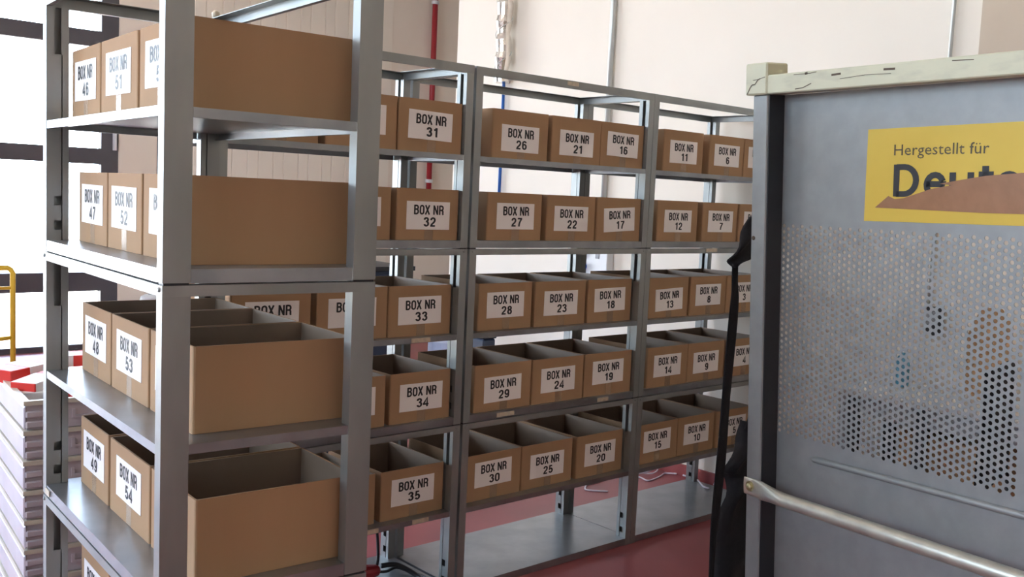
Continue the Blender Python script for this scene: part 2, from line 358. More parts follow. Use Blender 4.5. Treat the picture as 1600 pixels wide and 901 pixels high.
GLY = {  # strokes as centre lines, cap height 1; (advance, strokes)
 'B': (.56, [[(_l, 0), (_l, 1)], [(_l, .93), (.27, .93)]+arc(.27, .74, .175, .19, 90, -90)+[(_l, .55)], [(.24, .55)]+arc(.27, .31, .195, .24, 90, -90)+[(_l, .07)]]),
 'O': (.56, [arc(_c, .72, .19, .21, 0, 180)+arc(_c, .28, .19, .21, 180, 360)+[(.46, .72), (.46, .73)]]),
 'X': (.56, [[(.05, 0), (.49, 1)], [(.49, 0), (.05, 1)]]),
 'N': (.60, [[(_l, 0), (_l, 1)], [(.08, .97), (.49, .03)], [(.49, 0), (.49, 1)]]),
 'R': (.58, [[(_l, 0), (_l, 1)], [(_l, .93), (.28, .93)]+arc(.28, .71, .18, .22, 90, -90)+[(_l, .49)], [(.28, .49)]+arc(.28, .33, .17, .16, 90, 0)+[(.45, .10), (.48, 0)]]),
 ' ': (.26, []),
 '0': (.54, [arc(_c, .72, .18, .21, 0, 180)+arc(_c, .28, .18, .21, 180, 360)+[(.45, .72), (.45, .73)]]),
 '1': (.46, [[(.29, 0), (.29, 1)], [(.05, .76), (.16, .78), (.23, .84), (.28, .97)]]),
 '2': (.54, [[(.09, .68)]+arc(_c, .72, .175, .21, 170, 0)+[(.43, .60), (.36, .46), (.18, .26), (.11, .12), (.11, .07), (.48, .07)]]),
 '3': (.54, [[(.09, .72)]+arc(.26, .74, .165, .19, 165, -60)+[(.24, .55)], [(.22, .54)]+arc(.265, .30, .185, .235, 75, -165)]),
 '4': (.56, [[(.36, 0), (.36, .97), (.06, .34), (.06, .27), (.50, .27)]]),
 '5': (.54, [[(.43, .93), (.16, .93), (.12, .50), (.15, .52)]+arc(.265, .33, .185, .26, 110, -160)]),
 '6': (.54, [arc(_c, .72, .175, .21, 15, 180)+[(.095, .5)]+arc(_c, .29, .175, .22, 180, 360)+arc(_c, .36, .175, .24, 0, 170)]),
 '7': (.52, [[(.06, .93), (.45, .93), (.45, .86), (.31, .55), (.24, .30), (.21, 0)]]),
 '8': (.54, [arc(_c, .74, .155, .19, -90, 270, 14), arc(_c, .30, .18, .235, -90, 270, 14)]),
 '9': (.54, [arc(_c, .28, .175, .21, 195, 360)+[(.445, .5)]+arc(_c, .71, .175, .22, 0, 180)+arc(_c, .64, .175, .24, 180, 350)]),
 'D': (.86, [[(.10, .0), (.10, 1)], [(.10, .92), (.34, .92)]+arc(.34, .5, .36, .42, 90, -90, 12)+[(.10, .08)]]),
 'e': (.70, [[(.10, .39), (.59, .39)]+arc(.35, .37, .24, .30, 0, 310, 14)]),
 'u': (.72, [[(.10, .74), (.10, .30)]+arc(.32, .29, .22, .22, 180, 300, 7)+[(.55, .20)], [(.60, .74), (.60, 0)]]),
 't': (.50, [[(.22, .92), (.22, .24)]+arc(.37, .23, .15, .16, 180, 285, 6)+[(.46, .08)], [(.04, .67), (.44, .67)]]),
 's': (.58, [arc(.29, .53, .19, .145, 40, 230, 8)+arc(.27, .22, .20, .15, 50, -140, 8)]),
 'c': (.58, [arc(.34, .37, .24, .30, 50, 310, 12)]),
 'h': (.72, [[(.10, 0), (.10, 1.04)], [(.10, .42)]+arc(.34, .44, .24, .23, 170, 0, 8)+[(.58, 0)]]),
}
def strip(pts, w, vs_, fs_):
    P_ = [Vector(p) for p in pts]; Q = [P_[0]]
    for p in P_[1:]:
        if (p-Q[-1]).length > 1e-4: Q.append(p)
    k0 = len(vs_)
    for i, p in enumerate(Q):
        a = (p-Q[i-1]).normalized() if i else None; c = (Q[i+1]-p).normalized() if i < len(Q)-1 else None
        a = a or c; c = c or a; na = Vector((-a.y, a.x)); nc = Vector((-c.y, c.x)); nn = na+nc
        nn = nn.normalized() if nn.length > 1e-3 else na
        q = nn*(w/2/max(nn.dot(na), .6)); vs_ += [(p.x+q.x, 0, p.y+q.y), (p.x-q.x, 0, p.y-q.y)]
    for i in range(len(Q)-1): a = k0+2*i; fs_.append((a, a+1, a+3, a+2))
def stroke_text(t, w, h, sw=.172, gap=.06):
    vs_, fs_ = [], []; x = 0
    for ch_ in t:
        adv, st_ = GLY[ch_]
        for p in st_: strip([(q[0]+x, q[1]) for q in p], sw, vs_, fs_)
        x += adv+gap
    x0 = min(v[0] for v in vs_); x1 = max(v[0] for v in vs_); k_ = w/(x1-x0)
    return [((v[0]-(x0+x1)/2)*k_, 0, (v[2]-.5)*h) for v in vs_], fs_
BOXNR = stroke_text('BOX NR', 0.134, 0.034)
DIG = {}
def body_mesh(w, l, h):
    """open-topped corrugated box, origin bottom front centre, walls 4 mm with rounded folds"""
    t = .0045; r = .005; x = w/2
    def ring(i, z):
        a = x-i; p = []; rr = max(r-i, .0008)
        for (cx, cy, a0) in ((-a+rr, i+rr, 180), (a-rr, i+rr, 270), (a-rr, l-i-rr, 0), (-a+rr, l-i-rr, 90)):
            for q in range(3):
                an = R(a0+45*q); p.append((cx+rr*math.cos(an), cy+rr*math.sin(an), z))
        return p
    b = MB(); v = ring(0, .0)+ring(0, h)+ring(t, h)+ring(t, .006); n = 12; f = []
    for k_ in range(3):
        for j in range(n): f.append((k_*n+j, k_*n+(j+1) % n, (k_+1)*n+(j+1) % n, (k_+1)*n+j))
    f.append(tuple(reversed(range(n)))); f.append(tuple(range(3*n, 4*n)))
    b.add(v, f)
    return b
BM = {}
def numbered_box(num, w, base, rz, label, lz=0.0, tilt=0.0, lx=0.0, l=0.375, h=0.184, turn=0.0, ls=1.0):
    key = (round(w, 3), l, h)
    if key not in BM:
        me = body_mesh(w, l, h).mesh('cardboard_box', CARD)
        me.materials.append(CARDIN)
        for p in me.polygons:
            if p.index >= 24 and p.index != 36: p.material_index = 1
        BM[key] = me
    o = ob('cardboard_box', BM[key], None, base, (0, 0, rz+turn)); tag(o, label, 'box', 'open cardboard boxes with printed number labels')
    LW, LH = 0.193*ls, 0.101*ls
    lab = MB().box(-LW/2, LW/2, -.0006, .0002, -LH/2, LH/2).build('label', PAPER, o, loc=(lx, -.0006, h*0.53+lz), rot=(0, tilt, 0))
    if str(num) not in DIG: DIG[str(num)] = stroke_text(str(num), (0.025 if len(str(num)) == 1 else 0.055) - (0.006*str(num).count('1')), 0.033, .182, .09)
    t = MB(); v, f = BOXNR; t.add([(p[0]*ls+.002, -.0012, p[2]*ls+.0205*ls) for p in v], f)
    v, f = DIG[str(num)]; t.add([(p[0]*ls+.006, -.0012, p[2]*ls-.0225*ls) for p in v], f)
    t.build('lettering', INK, lab)
    MB().box(-.019, .019, -.0005, .0002, .001, h*0.53-LH/2+lz-.001).build('tape_strip', TAPE, o, loc=(lx*.3+.004, -.0003, 0))
    return o
lvname = {5: 'top shelf', 4: 'second shelf', 3: 'third shelf', 2: 'fourth shelf', 1: 'fifth shelf'}
WHO = ('left', 'middle', 'right')
# row: x extents of the box fronts per level (level: [(number, x0, x1), ...])
rows = {
 5: [(41, -.925, -.645), (36, -.618, -.335), (31, -.329, -.044), (26, .099, .388), (21, .410, .691), (16, .697, .985), (11, 1.093, 1.376), (6, 1.424, 1.690), (1, 1.698, 1.965)],
 4: [(42, -.925, -.645), (37, -.632, -.349), (32, -.325, -.042), (27, .091, .374), (22, .402, .680), (17, .690, .974), (12, 1.082, 1.370), (7, 1.404, 1.678), (2, 1.690, 1.965)],
 3: [(43, -.931, -.642), (38, -.621, -.335), (33, -.332, -.050), (28, .081, .362), (23, .378, .670), (18, .691, .974), (13, 1.078, 1.360), (8, 1.375, 1.650), (3, 1.660, 1.945)],
 2: [(44, -.931, -.650), (39, -.628, -.345), (34, -.322, -.033), (29, .063, .360), (24, .365, .658), (19, .668, .965), (14, 1.070, 1.358), (9, 1.363, 1.645), (4, 1.660, 1.945)],
 1: [(45, -.931, -.650), (40, -.640, -.358), (35, -.331, -.030), (30, .054, .351), (25, .356, .649), (20, .672, .970), (15, 1.052, 1.352), (10, 1.356, 1.640), (5, 1.652, 1.945)],
}
fy = {5: -.0, 4: .01, 3: .035, 2: .015, 1: .042}
tl = {17: -.05, 13: -.035, 18: -.02, 16: .02, 19: -.01, 31: .02, 29: -.015}
FRAC = {26: .42, 21: .44, 16: .515, 11: .485, 6: .505, 27: .51, 22: .49, 17: .50, 12: .50, 7: .52, 28: .535, 23: .51, 18: .525, 13: .45, 8: .52,
        29: .46, 24: .51, 19: .545, 14: .525, 9: .48, 30: .56, 25: .49, 20: .52, 15: .55, 31: .51, 32: .48, 33: .51, 34: .50, 35: .53}
for lv, lst in rows.items():
    for ci, (num, x0, x1) in enumerate(lst):
        lb = 'cardboard box marked %d, %s of three, %s, %s rack of the long row' % (num, WHO[ci % 3], lvname[lv], WHO[ci//3])
        lim = (-.050, .964, 1.966)[ci//3]
        if x1 > lim: x0 -= (x1-lim)*.2; x1 = lim
        numbered_box(num, x1-x0, ((x0+x1)/2, max(fy[lv], .012)+random.uniform(0, .006), SHELF[lv]+.0005), 0, lb,
                     lz=(FRAC.get(num, .53)-.53)*.184, tilt=tl.get(num, random.uniform(-.008, .008)), lx=random.uniform(-.003, .003),
                     turn=random.uniform(-.006, .006))
# front rack: positions measured along its length from the end nearest the camera
fr = {5: [(46, .655, .915), (51, .364, .648), (56, .072, .352)], 4: [(47, .655, .915), (52, .385, .648), (57, .090, .375)],
      3: [(48, .652, .918), (53, .358, .645), (58, .074, .347)], 2: [(49, .660, .918), (54, .335, .645), (59, .045, .325)],
      1: [(50, .655, .918), (55, .350, .640), (60, .050, .335)]}
ex = Vector((s_, -c_, 0)); ey = Vector((c_, s_, 0))
for lv, lst in fr.items():
    for num, b0, b1 in lst:
        p = fo + ex*(FL-(b0+b1)/2) + ey*{5: .062, 4: .080, 3: .090, 2: .088, 1: .09}[lv]
        lb = 'cardboard box marked %d, %s, %s, foreground rack' % (num, {0: 'at the window end', 1: 'in the middle', 2: 'at the camera end'}[(num-46)//5], lvname[lv])
        numbered_box(num, b1-b0, (p.x, p.y, SHELF[lv]+.0005), frz, lb, lz=.004, tilt=0.01, l=.376, ls=1.0)

# ------------------------------------------------------------------ roll container side (tilted fence)
Ep = Vector((-0.0172, -1.3088, 0.7707)); az = R(6.78); phi = R(4.0)
dv = Vector((-math.sin(az), -math.cos(az), 0)); nv = Vector((-math.cos(az), math.sin(az), 0))
wv = Vector((0, 0, 1))*math.cos(phi) + nv*math.sin(phi)
iv = wv.cross(dv).normalized()                      # inward
base = Ep - wv*(0.7707/math.cos(phi))
base.z = 0
cont = tag(empty('roll_container', tuple(base)), 'grey metal roll container side with perforated sheet and yellow sign, right foreground', 'container')
def F(p):                                           # local (t, inward, W above the tube line) -> relative to the root
    return Ep + dv*p.x + iv*p.y + wv*p.z - base
def fpart(name, b, m_, parent=cont, smooth=False, bevel=0.0):
    b.xf(F); me = b.mesh(name, m_, smooth, bevel); return ob(name, me, parent)
TE = 1.18
fpart('corner_post', MB().box(-.020, .030, -.002, .058, -.66, 1.0685), GALV, bevel=.003)
fpart('corner_post', MB().box(TE-.05, TE, -.002, .058, -.66, 1.0685), GALV, bevel=.003)
tb = fpart('top_beam', MB().box(-.012, TE+.02, -.010, .066, 1.069, 1.118), CREAM, bevel=.003)
fpart('corner_block', MB().box(-.038, .036, -.014, .070, 1.069, 1.151), CREAM, bevel=.004)
def scratch(pts, w, y=-.0105, par=tb):
    b = MB()
    for (a, c) in zip(pts, pts[1:]):
        v = Vector((c[0]-a[0], c[1]-a[1])); nn = Vector((-v.y, v.x)).normalized()*w/2
        b.prism_y([(a[0]-nn.x, a[1]-nn.y), (c[0]-nn.x, c[1]-nn.y), (c[0]+nn.x, c[1]+nn.y), (a[0]+nn.x, a[1]+nn.y)], y-.0003, y)
    fpart('scratch', b, CRACK, par)
scratch([(-.030, 1.072), (-.020, 1.088), (-.014, 1.095), (-.004, 1.096), (.006, 1.107), (.014, 1.110)], .0025, -.0145)
scratch([(-.010, 1.107), (.006, 1.108), (.030, 1.113)], .0015, -.0145)
scratch([(.125, 1.076), (.150, 1.078), (.175, 1.087)], .0022)
scratch([(.120, 1.112), (.170, 1.112), (.19, 1.114)], .0015)
scratch([(.235, 1.103), (.262, 1.104)], .005)
scratch([(.155, 1.112), (.163, 1.113)], .006)
scratch([(.38, 1.105), (.41, 1.104)], .005)
scratch([(.26, 1.092), (.33, 1.096), (.40, 1.094)], .0012)
scratch([(.55, 1.11), (.60, 1.108)], .002)
YS = .060
# plain parts of the sheet
PZ0, PZ1, PT0, CS, PP, HR = .150, .738, .034, .0149, .0166, .0053
NC, NR = 45, int((PZ1-PZ0)/PP)
PT1 = PT0+CS*NC; PZ1 = PZ0+PP*NR
T2 = PT1+.040; NC2 = int((TE-.05-.03-T2)/CS); T3 = T2+NC2*CS
fpart('upper_sheet', MB().box(.030, TE-.05, YS, YS+.0015, PZ1, 1.0685), GALV)
fpart('shade_strip', MB().box(.0302, .0335, .002, .0620, -.64, 1.0680), DARKPL)  # dark strip added for the shade on the post's side
fpart('lower_sheet', MB().box(.030, TE-.05, YS, YS+.0015, -.64, PZ0), GALV)
def perf(t0, nc, drop):
    b = MB()
    for i in range(nc):
        off = PP/2 if i % 2 else 0
        a0 = t0+i*CS; a1 = a0+CS; cx = (a0+a1)/2
        j0 = 0
        zlo = PZ0
        if off: b.add([(a0, YS, PZ0), (a1, YS, PZ0), (a1, YS, PZ0+off), (a0, YS, PZ0+off)], [(0, 1, 2, 3)])
        nr = NR - (1 if off else 0)
        for j in range(nr):
            z0 = PZ0+off+j*PP; z1 = z0+PP; cz = (z0+z1)/2
            o = [(a0, z0), (cx, z0), (a1, z0), (a1, cz), (a1, z1), (cx, z1), (a0, z1), (a0, cz)]
            hl = [(cx+HR*math.cos(R(a)), cz+HR*math.sin(R(a))) for a in (225, 270, 315, 0, 45, 90, 135, 180)]
            vv = [(x, YS, z) for x, z in o]+[(x, YS, z) for x, z in hl]+[(x, YS+.0015, z) for x, z in hl]
            ff = [(k_, (k_+1) % 8, 8+(k_+1) % 8, 8+k_) for k_ in range(8)]+[(8+k_, 8+(k_+1) % 8, 16+(k_+1) % 8, 16+k_) for k_ in range(8)]
            b.add(vv, ff)
        if off: b.add([(a0, YS, PZ1-off), (a1, YS, PZ1-off), (a1, YS, PZ1), (a0, YS, PZ1)], [(0, 1, 2, 3)])
    return b
fpart('perforated_sheet', perf(PT0, NC, 0), GALV)
fpart('perforated_sheet', perf(T2, NC2, 0), GALV)
for (a, c) in ((.030, PT0), (PT1, T2), (T3, TE-.05)):
    fpart('sheet_strip', MB().box(a, c, YS, YS+.0015, PZ0, PZ1), GALV)
# pressed bead and bolted tube
b = MB().tube([(.150, YS+.001, .104), (.165, YS-.003, .105), (TE-.12, YS-.003, .126), (TE-.10, YS+.001, .127)], [.003, .009, .009, .003], 10)
fpart('pressed_bead', b, GALV, smooth=True)
b = MB(); prof = [(-.022, .024, .003), (.018, .026, .003), (.045, .027, .006), (.085, .022, .013), (.13, .019, .019), (TE-.15, .019, .019), (TE-.10, .022, .012), (TE-.06, .026, .004), (TE, .024, .003)]
n = 16
for i, (t_, hz, hy) in enumerate(prof):
    zc = -.002+.012*t_; yc = -.004-hy
    for j in range(n):
        an = 2*math.pi*j/n; b.v.append((t_, yc+hy*math.cos(an), zc+hz*math.sin(an)))
for i in range(len(prof)-1):
    for j in range(n): b.f.append((i*n+j, i*n+(j+1) % n, (i+1)*n+(j+1) % n, (i+1)*n+j))
b.f.append(tuple(range(n))); b.f.append(tuple(reversed(range((len(prof)-1)*n, len(prof)*n))))
tubeo = fpart('cross_tube', b, TUBE, smooth=True)
fpart('bolt', MB().lathe([(.015, 0), (.015, .002), (.010, .0025), (.0095, .007), (.004, .009)], 14).xf(lambda p: Vector((p.x+.001, -.009-p.z, p.y))), BRASS, tubeo)
fpart('rivet', MB().lathe([(.006, 0), (.005, .002), (.002, .003)], 10).xf(lambda p: Vector((p.x-.010, -.002-p.z, p.y+.690))), CRACK)
# sign
sg = fpart('sign', MB().prism_y([(.291, .747), (1.09, .760), (1.10, .982), (.295, .970)], YS-.0015, YS-.0001), YELLOW)
v, f = text_mesh('Hergestellt für', .236, .034, 0.0)
fpart('lettering', MB().add([(p[0]+.487, YS-.0022, p[2]+.9165+.010*p[0]) for p in v], f), INKFADE, sg)
v, f = stroke_text('Deutsche', .492, .076, .182, .05)
fpart('lettering', MB().add([(p[0]+.370+.246, YS-.0022, p[2]+.850+.012*p[0]) for p in v], f), INK, sg)
fpart('brown_tape', MB().prism_y([(.322, .781), (.60, .778), (1.02, .783), (1.02, .874), (.682, .867), (.60, .860), (.545, .851), (.490, .841), (.520, .838), (.47, .829), (.40, .806), (.375, .803), (.358, .810)], YS-.0030, YS-.0026), BTAPE, sg)
# base frame and castors (below the frame of the photograph)
bx0 = Ep - iv*0 ; rz_c = math.atan2(dv.y, dv.x)
bb = MB().box(-.02, TE, .0, .80, .13, .17).box(.03, TE-.05, .05, .75, .10, .13)
def G(p):
    q = dv*p.x + Vector((-dv.y, dv.x, 0))*p.y + Vector((0, 0, p.z)); return Vector((q.x, q.y, p.z)) 
bb.xf(G).build('base_deck', GALV, cont)
for (t_, y_) in ((.08, .08), (TE-.1, .08), (.08, .72), (TE-.1, .72)):
    cs = MB().lathe([(.05, -.016), (.055, -.012), (.055, .012), (.05, .016)], 20).xf(lambda p: Vector((p.x+t_, p.z+y_, p.y+.056)))
    cs.box(t_-.02, t_+.02, y_-.03, y_-.02, .05, .10).box(t_-.02, t_+.02, y_+.02, y_+.03, .05, .10)
    cs.xf(G).build('castor', DARKPL, cont)
# far end fence posts of the container (open mesh side removed), low rear stub
# ------------------------------------------------------------------ black straps hanging beside the container
def ribbon(name, path, thick, m_, fold=0.012):
    """path: (x_left, x_right, z); strip hanging in y with soft folds"""
    b = MB(); n_ = 6; m2 = len(path)
    for sgn in (-1, 1):
        for i, (a, c, z) in enumerate(path):
            for j in range(n_+1):
                f_ = j/n_; x = a+(c-a)*f_
                b.v.append((x, fold*math.sin(f_*5+i*.7)+sgn*thick/2, z))
    N = m2*(n_+1)
    for i in range(m2-1):
        for j in range(n_):
            a = i*(n_+1)+j; q = (a, a+1, a+n_+2, a+n_+1)
            b.f.append(q); b.f.append(tuple(reversed([N+k_ for k_ in q])))
    for i in range(m2-1):
        a = i*(n_+1); b.f.append((a, a+n_+1, N+a+n_+1, N+a)); a += n_; b.f.append((a, N+a, N+a+n_+1, a+n_+1))
    for j in range(n_): b.f.append((j, N+j, N+j+1, j+1)); a = (m2-1)*(n_+1)+j; b.f.append((a, a+1, N+a+1, N+a))
    return b
def spline(pts, k_=5):
    out = []
    for i in range(len(pts)-1):
        p0 = pts[max(i-1, 0)]; p1 = pts[i]; p2 = pts[i+1]; p3 = pts[min(i+2, len(pts)-1)]
        for s in range(k_):
            t_ = s/k_; out.append(tuple(0.5*((2*b_)+(c__-a_)*t_+(2*a_-5*b_+4*c__-d_)*t_*t_+(-a_+3*b_-3*c__+d_)*t_**3) for a_, b_, c__, d_ in zip(p0, p1, p2, p3)))
    out.append(tuple(pts[-1])); return out
st = tag(empty('hanging_strap', (-.03, -1.225, 0)), 'long thin black webbing strap hanging from the container post', 'strap')
pth = spline([(.018, .050, 1.515), (-.012, .045, 1.470), (-.040, .030, 1.430), (-.066, .015, 1.400), (-.064, -.018, 1.385), (-.058, -.034, 1.372)], 3)
ribbon('r', [(a+.03, c+.03, z) for a, c, z in pth], .010, BLACK, .010).build('knot', BLACK, st, smooth=True)
pth = spline([(-.056, -.036, 1.386), (-.054, -.026, 1.33), (-.058, -.021, 1.26), (-.063, -.026, 1.046), (-.074, -.032, .864), (-.077, -.046, .65), (-.076, -.052, .488), (-.074, -.054, .25), (-.070, -.052, .012)], 4)
ribbon('r', [(a+.03, c+.03, z) for a, c, z in pth], .003, BLACK, .002).build('webbing', BLACK, st, smooth=True)
bg_ = tag(empty('hanging_bag', (.11, -1.17, 0)), 'black cloth bag bundle hanging low behind the container post', 'bag')
pth = spline([(.150, .170, .90), (.134, .185, .85), (.102, .200, .82), (.068, .210, .768), (.088, .210, .740), (.078, .215, .70), (.063, .22, .644), (.045, .225, .53), (.038, .23, .452), (.02, .24, .30), (.015, .24, .15)], 3)
ribbon('r', [(a-.11, c-.11, z) for a, c, z in pth], .045, BLACK, .012).build('cloth', BLACK, bg_, smooth=True)
MB().tube([(.03, 0, .88), (.045, -.01, .96), (.05, -.02, 1.05), (.035, -.02, 1.12)], .006, 8).build('loop', BLACK, bg_, smooth=True)

# ------------------------------------------------------------------ pipes and services
def pipe(name, x, y, z0, z1, r, m_, label, cat='pipe', clamps=(), smooth=True, wall='x'):
    o = empty(name, (x, y, z0)); tag(o, label, cat)
    MB().tube([(0, 0, 0), (0, 0, z1-z0)], r, 14).build('tube', m_, o, smooth)
    for zc in clamps:
        MB().lathe([(r+.001, -.02), (r+.012, -.018), (r+.012, .018), (r+.001, .02)], 14, (0, 0, zc-z0)).build('clamp', WHITEPL, o)
    return o
pipe('red_pipe', 4.39, YB-.055, 1.45, ZC-.01, .031, REDP, 'red painted pipe running down the back wall', clamps=(3.66, 1.68))
pipe('blue_pipe', XR-.022, 2.268, 1.50, 2.32, .011, BLUEP, 'blue air pipe below the foil duct on the right wall', clamps=(2.05,))
pipe('grey_conduit', XR-.022, 1.292, 1.262, ZC-.01, .017, CONDUIT, 'grey conduit running down the wall into the socket board', clamps=(3.0,))
pipe('grey_conduit', XR-.020, -.775, 1.14, ZC-.01, .009, CONDUIT, 'thin grey conduit on the wall above the container', clamps=(3.1,))
d = tag(empty('foil_duct', (XR-.068, 2.235, 2.28)), 'crinkled aluminium foil duct on the right wall', 'duct')
pts = [(0, .004*math.sin(i*.9), .02+i*.04) for i in range(50)]
MB().tube(pts, [.050+.006*math.sin(i*2.1)+.004*math.sin(i*5.3) for i in range(50)], 16).build('sleeve', FOIL, d, smooth=False)
b = MB()
for q in range(60):
    pass
hx = [(.055*math.cos(i*.35), .055*math.sin(i*.35), .02+i*.0125) for i in range(155)]
MB().tube(hx, .0025, 5).build('wire_spiral', CONDUIT, d, smooth=True)

sb = tag(empty('socket_board', (XR-.06, 1.30, 1.02)), 'wall power board with two blue round sockets', 'socket')
MB().box(0, .058, -.10, .075, .0, .245).build('enclosure', WHITEPL, sb, bevel=.004)
MB().box(-.004, .0, -.035, -.005, .17, .20).build('warning_sticker', GREYPL, sb)
MB().box(.0, .058, .078, .20, .0, .245).build('socket_panel', GREYPL, sb, bevel=.004)
MB().box(-.03, .0, .078, .195, .17, .235).build('black_cover', DARKPL, sb, bevel=.006)
for y_ in (.155, .095):
    s1 = MB().lathe([(.028, 0), (.031, .01), (.031, .035), (.025, .045), (.012, .046)], 18).xf(lambda p: Vector((-p.z, p.y+y_, p.x+.115))).build('blue_socket', SOCKET, sb, smooth=False)
    MB().box(-.052, -.044, y_-.012, y_+.012, .105, .128).build('flap', SOCKET, s1)
wp = tag(MB().box(XR-.05, XR-.002, -.845, -.770, 1.0, 1.128).build('wall_phone', DARKPL, bevel=.008), 'small black wall box seen through the perforated sheet', 'wall box')
MB().box(XR-.056, XR-.0505, -.83, -.785, 1.05, 1.11).build('keypad', GREYPL, wp)

# ------------------------------------------------------------------ table and things behind the container
tb_ = tag(empty('work_table', (1.62, -.58, 0)), 'pale work table along the wall, seen through the perforated sheet', 'table')
MB().box(0, .46, -1.25, 0, .742, .770).build('tabletop', TABLETOP, tb_, bevel=.003)
MB().box(.03, .43, -1.20, -.05, .66, .741).build('apron', GREYPL, tb_)
for (x_, y_) in ((.01, -.125), (.01, -.43), (.41, -.09), (.41, -1.2), (.01, -1.22)):
    MB().box(x_, x_+.045, y_, y_+.045, 0, .742).build('leg', DARKPL, tb_)
MB().box(.01, .03, -.085, -.045, 0, .74).build('leg_panel', GREYPL, tb_)
bt = tag(empty('spray_bottle', (1.91, -.755, .771)), 'blue plastic bottle standing on the table behind the perforated sheet', 'bottle')
MB().lathe([(.030, 0), (.034, .01), (.034, .10), (.028, .125), (.013, .14), (.013, .155)], 16).build('bottle_body', BOTTLE, bt, smooth=True)
MB().lathe([(.015, .155), (.015, .175)], 12).build('cap', WHITEPL, bt)
cb = tag(empty('cardboard_sheet', (1.80, -1.09, .771)), 'torn brown cardboard piece propped up on the table', 'cardboard')
MB().prism([(0, 0), (.15, -.04), (.16, .10), (.15, .30), (.10, .36), (.02, .36), (-.03, .22)], 0, .012).xf(lambda p: Vector((p.z+p.y*.12, -p.x, p.y+.04))).build('panel', CARD, cb)
bxu = tag(empty('carton', (1.78, -1.08, 0)), 'large dull brown carton on the floor under the work table', 'box')
MB().box(-.10, .26, -.22, .20, 0, .62).build('carton_body', CARD, bxu, bevel=.004)
MB().box(-.1015, -.1002, -.03, .02, 0, .62).build('tape_strip', BTAPE, bxu)
ch = tag(empty('black_chair', (1.36, -1.60, 0), R(10)), 'black chair behind the right part of the perforated sheet', 'chair')
MB().box(-.20, .20, -.20, .20, .44, .50).build('seat', BLACK, ch, bevel=.02)
MB().box(-.18, .18, .17, .21, .58, 1.02).build('backrest', BLACK, ch, bevel=.015)
for (x_, y_) in ((-.18, -.18), (.15, -.18), (-.18, .15), (.15, .15)):
    MB().tube([(x_+.015, y_+.015, 0), (x_+.015, y_+.015, .45 if y_ < 0 else .60)], .012, 8).build('leg', DARKPL, ch)

# ------------------------------------------------------------------ dark furniture behind the row
cbn = tag(empty('navy_cabinet', (.62, 1.80, 0)), 'dark navy cabinet standing behind the rack row', 'cabinet')
MB().box(-.42, .42, 0, .45, .05, 1.09).build('cabinet_body', NAVY, cbn, bevel=.004)
MB().box(-.43, .43, -.01, .46, 1.09, 1.115).build('cabinet_top', DARKPL, cbn)
for s in (-1, 1):
    dd = MB().box(.01*s if s > 0 else -.41, .41 if s > 0 else -.01, -.018, -.001, .07, 1.07).build('door', NAVY, cbn)
    MB().box(.03*s-.006, .03*s+.006, -.035, -.018, .5, .65).build('handle', CONDUIT, dd)
MB().box(-.40, .40, .02, .43, 0, .05).build('plinth', DARKPL, cbn)
ft = tag(empty('folding_table', (1.20, 2.52, 0)), 'grey tabletop leaning at a slant behind the rack row', 'table')
MB().prism_y([(-.20, .72), (-.18, .745), (.22, .615), (.20, .585)], -.22, .22).build('tabletop', GREYPL, ft)
MB().tube([(-.19, -.18, 0), (-.17, -.18, .73)], .012, 8).build('leg', DARKPL, ft)
MB().tube([(.19, -.18, 0), (.15, -.18, .62)], .012, 8).build('leg', DARKPL, ft)
MB().tube([(-.19, .18, 0), (-.17, .18, .73)], .012, 8).build('leg', DARKPL, ft)
MB().tube([(.19, .18, 0), (.15, .18, .62)], .012, 8).build('leg', DARKPL, ft)
sl = tag(empty('stool', (1.33, 1.80, 0)), 'pale blue round stool behind the rack row', 'stool')
MB().lathe([(.10, .0), (.13, .008), (.13, .075), (.10, .085)], 24, (0, 0, .585)).build('seat', PALEBLUE, sl, smooth=False)
for a in range(4):
    c1, s1 = math.cos(R(45+90*a)), math.sin(R(45+90*a))
    MB().tube([(.13*c1, .13*s1, 0), (.08*c1, .08*s1, .585)], .010, 8).build('leg', CONDUIT, sl)
oc = tag(empty('navy_bin', (1.60, 1.80, 0)), 'dark navy upright bin behind the rack row near the right wall', 'bin')
MB().prism([(-.05, -.06), (.05, -.06), (.05, .06), (-.05, .06)], 0, .66).build('bin_body', NAVY, oc, bevel=.01)
MB().box(-.055, .055, -.065, .065, .662, .675).build('lid', DARKPL, oc, bevel=.006)
wbn = tag(empty('white_bin', (1.085, 5.85, 0)), 'white plastic bin by the back wall between the windows', 'bin')
MB().lathe([(.075, 0), (.095, .04), (.095, .46), (.085, .51), (.05, .53)], 20).build('bin_body', WHITEPL, wbn, smooth=False)
MB().lathe([(.02, .53), (.02, .56)], 12).build('lid_knob', GREYPL, wbn)
db = tag(empty('low_cabinet', (1.38, 5.70, 0)), 'low dark cabinet by the narrow back window', 'cabinet')
MB().box(-.17, .17, -.15, .15, .03, .48).build('cabinet_body', DARKPL, db, bevel=.004)
MB().box(-.18, .18, -.16, .16, .48, .50).build('cabinet_top', GREYPL, db)
for x_ in (-.14, .11):
    for y_ in (-.13, .10): MB().box(x_, x_+.03, y_, y_+.03, 0, .03).build('foot', DARKPL, db)

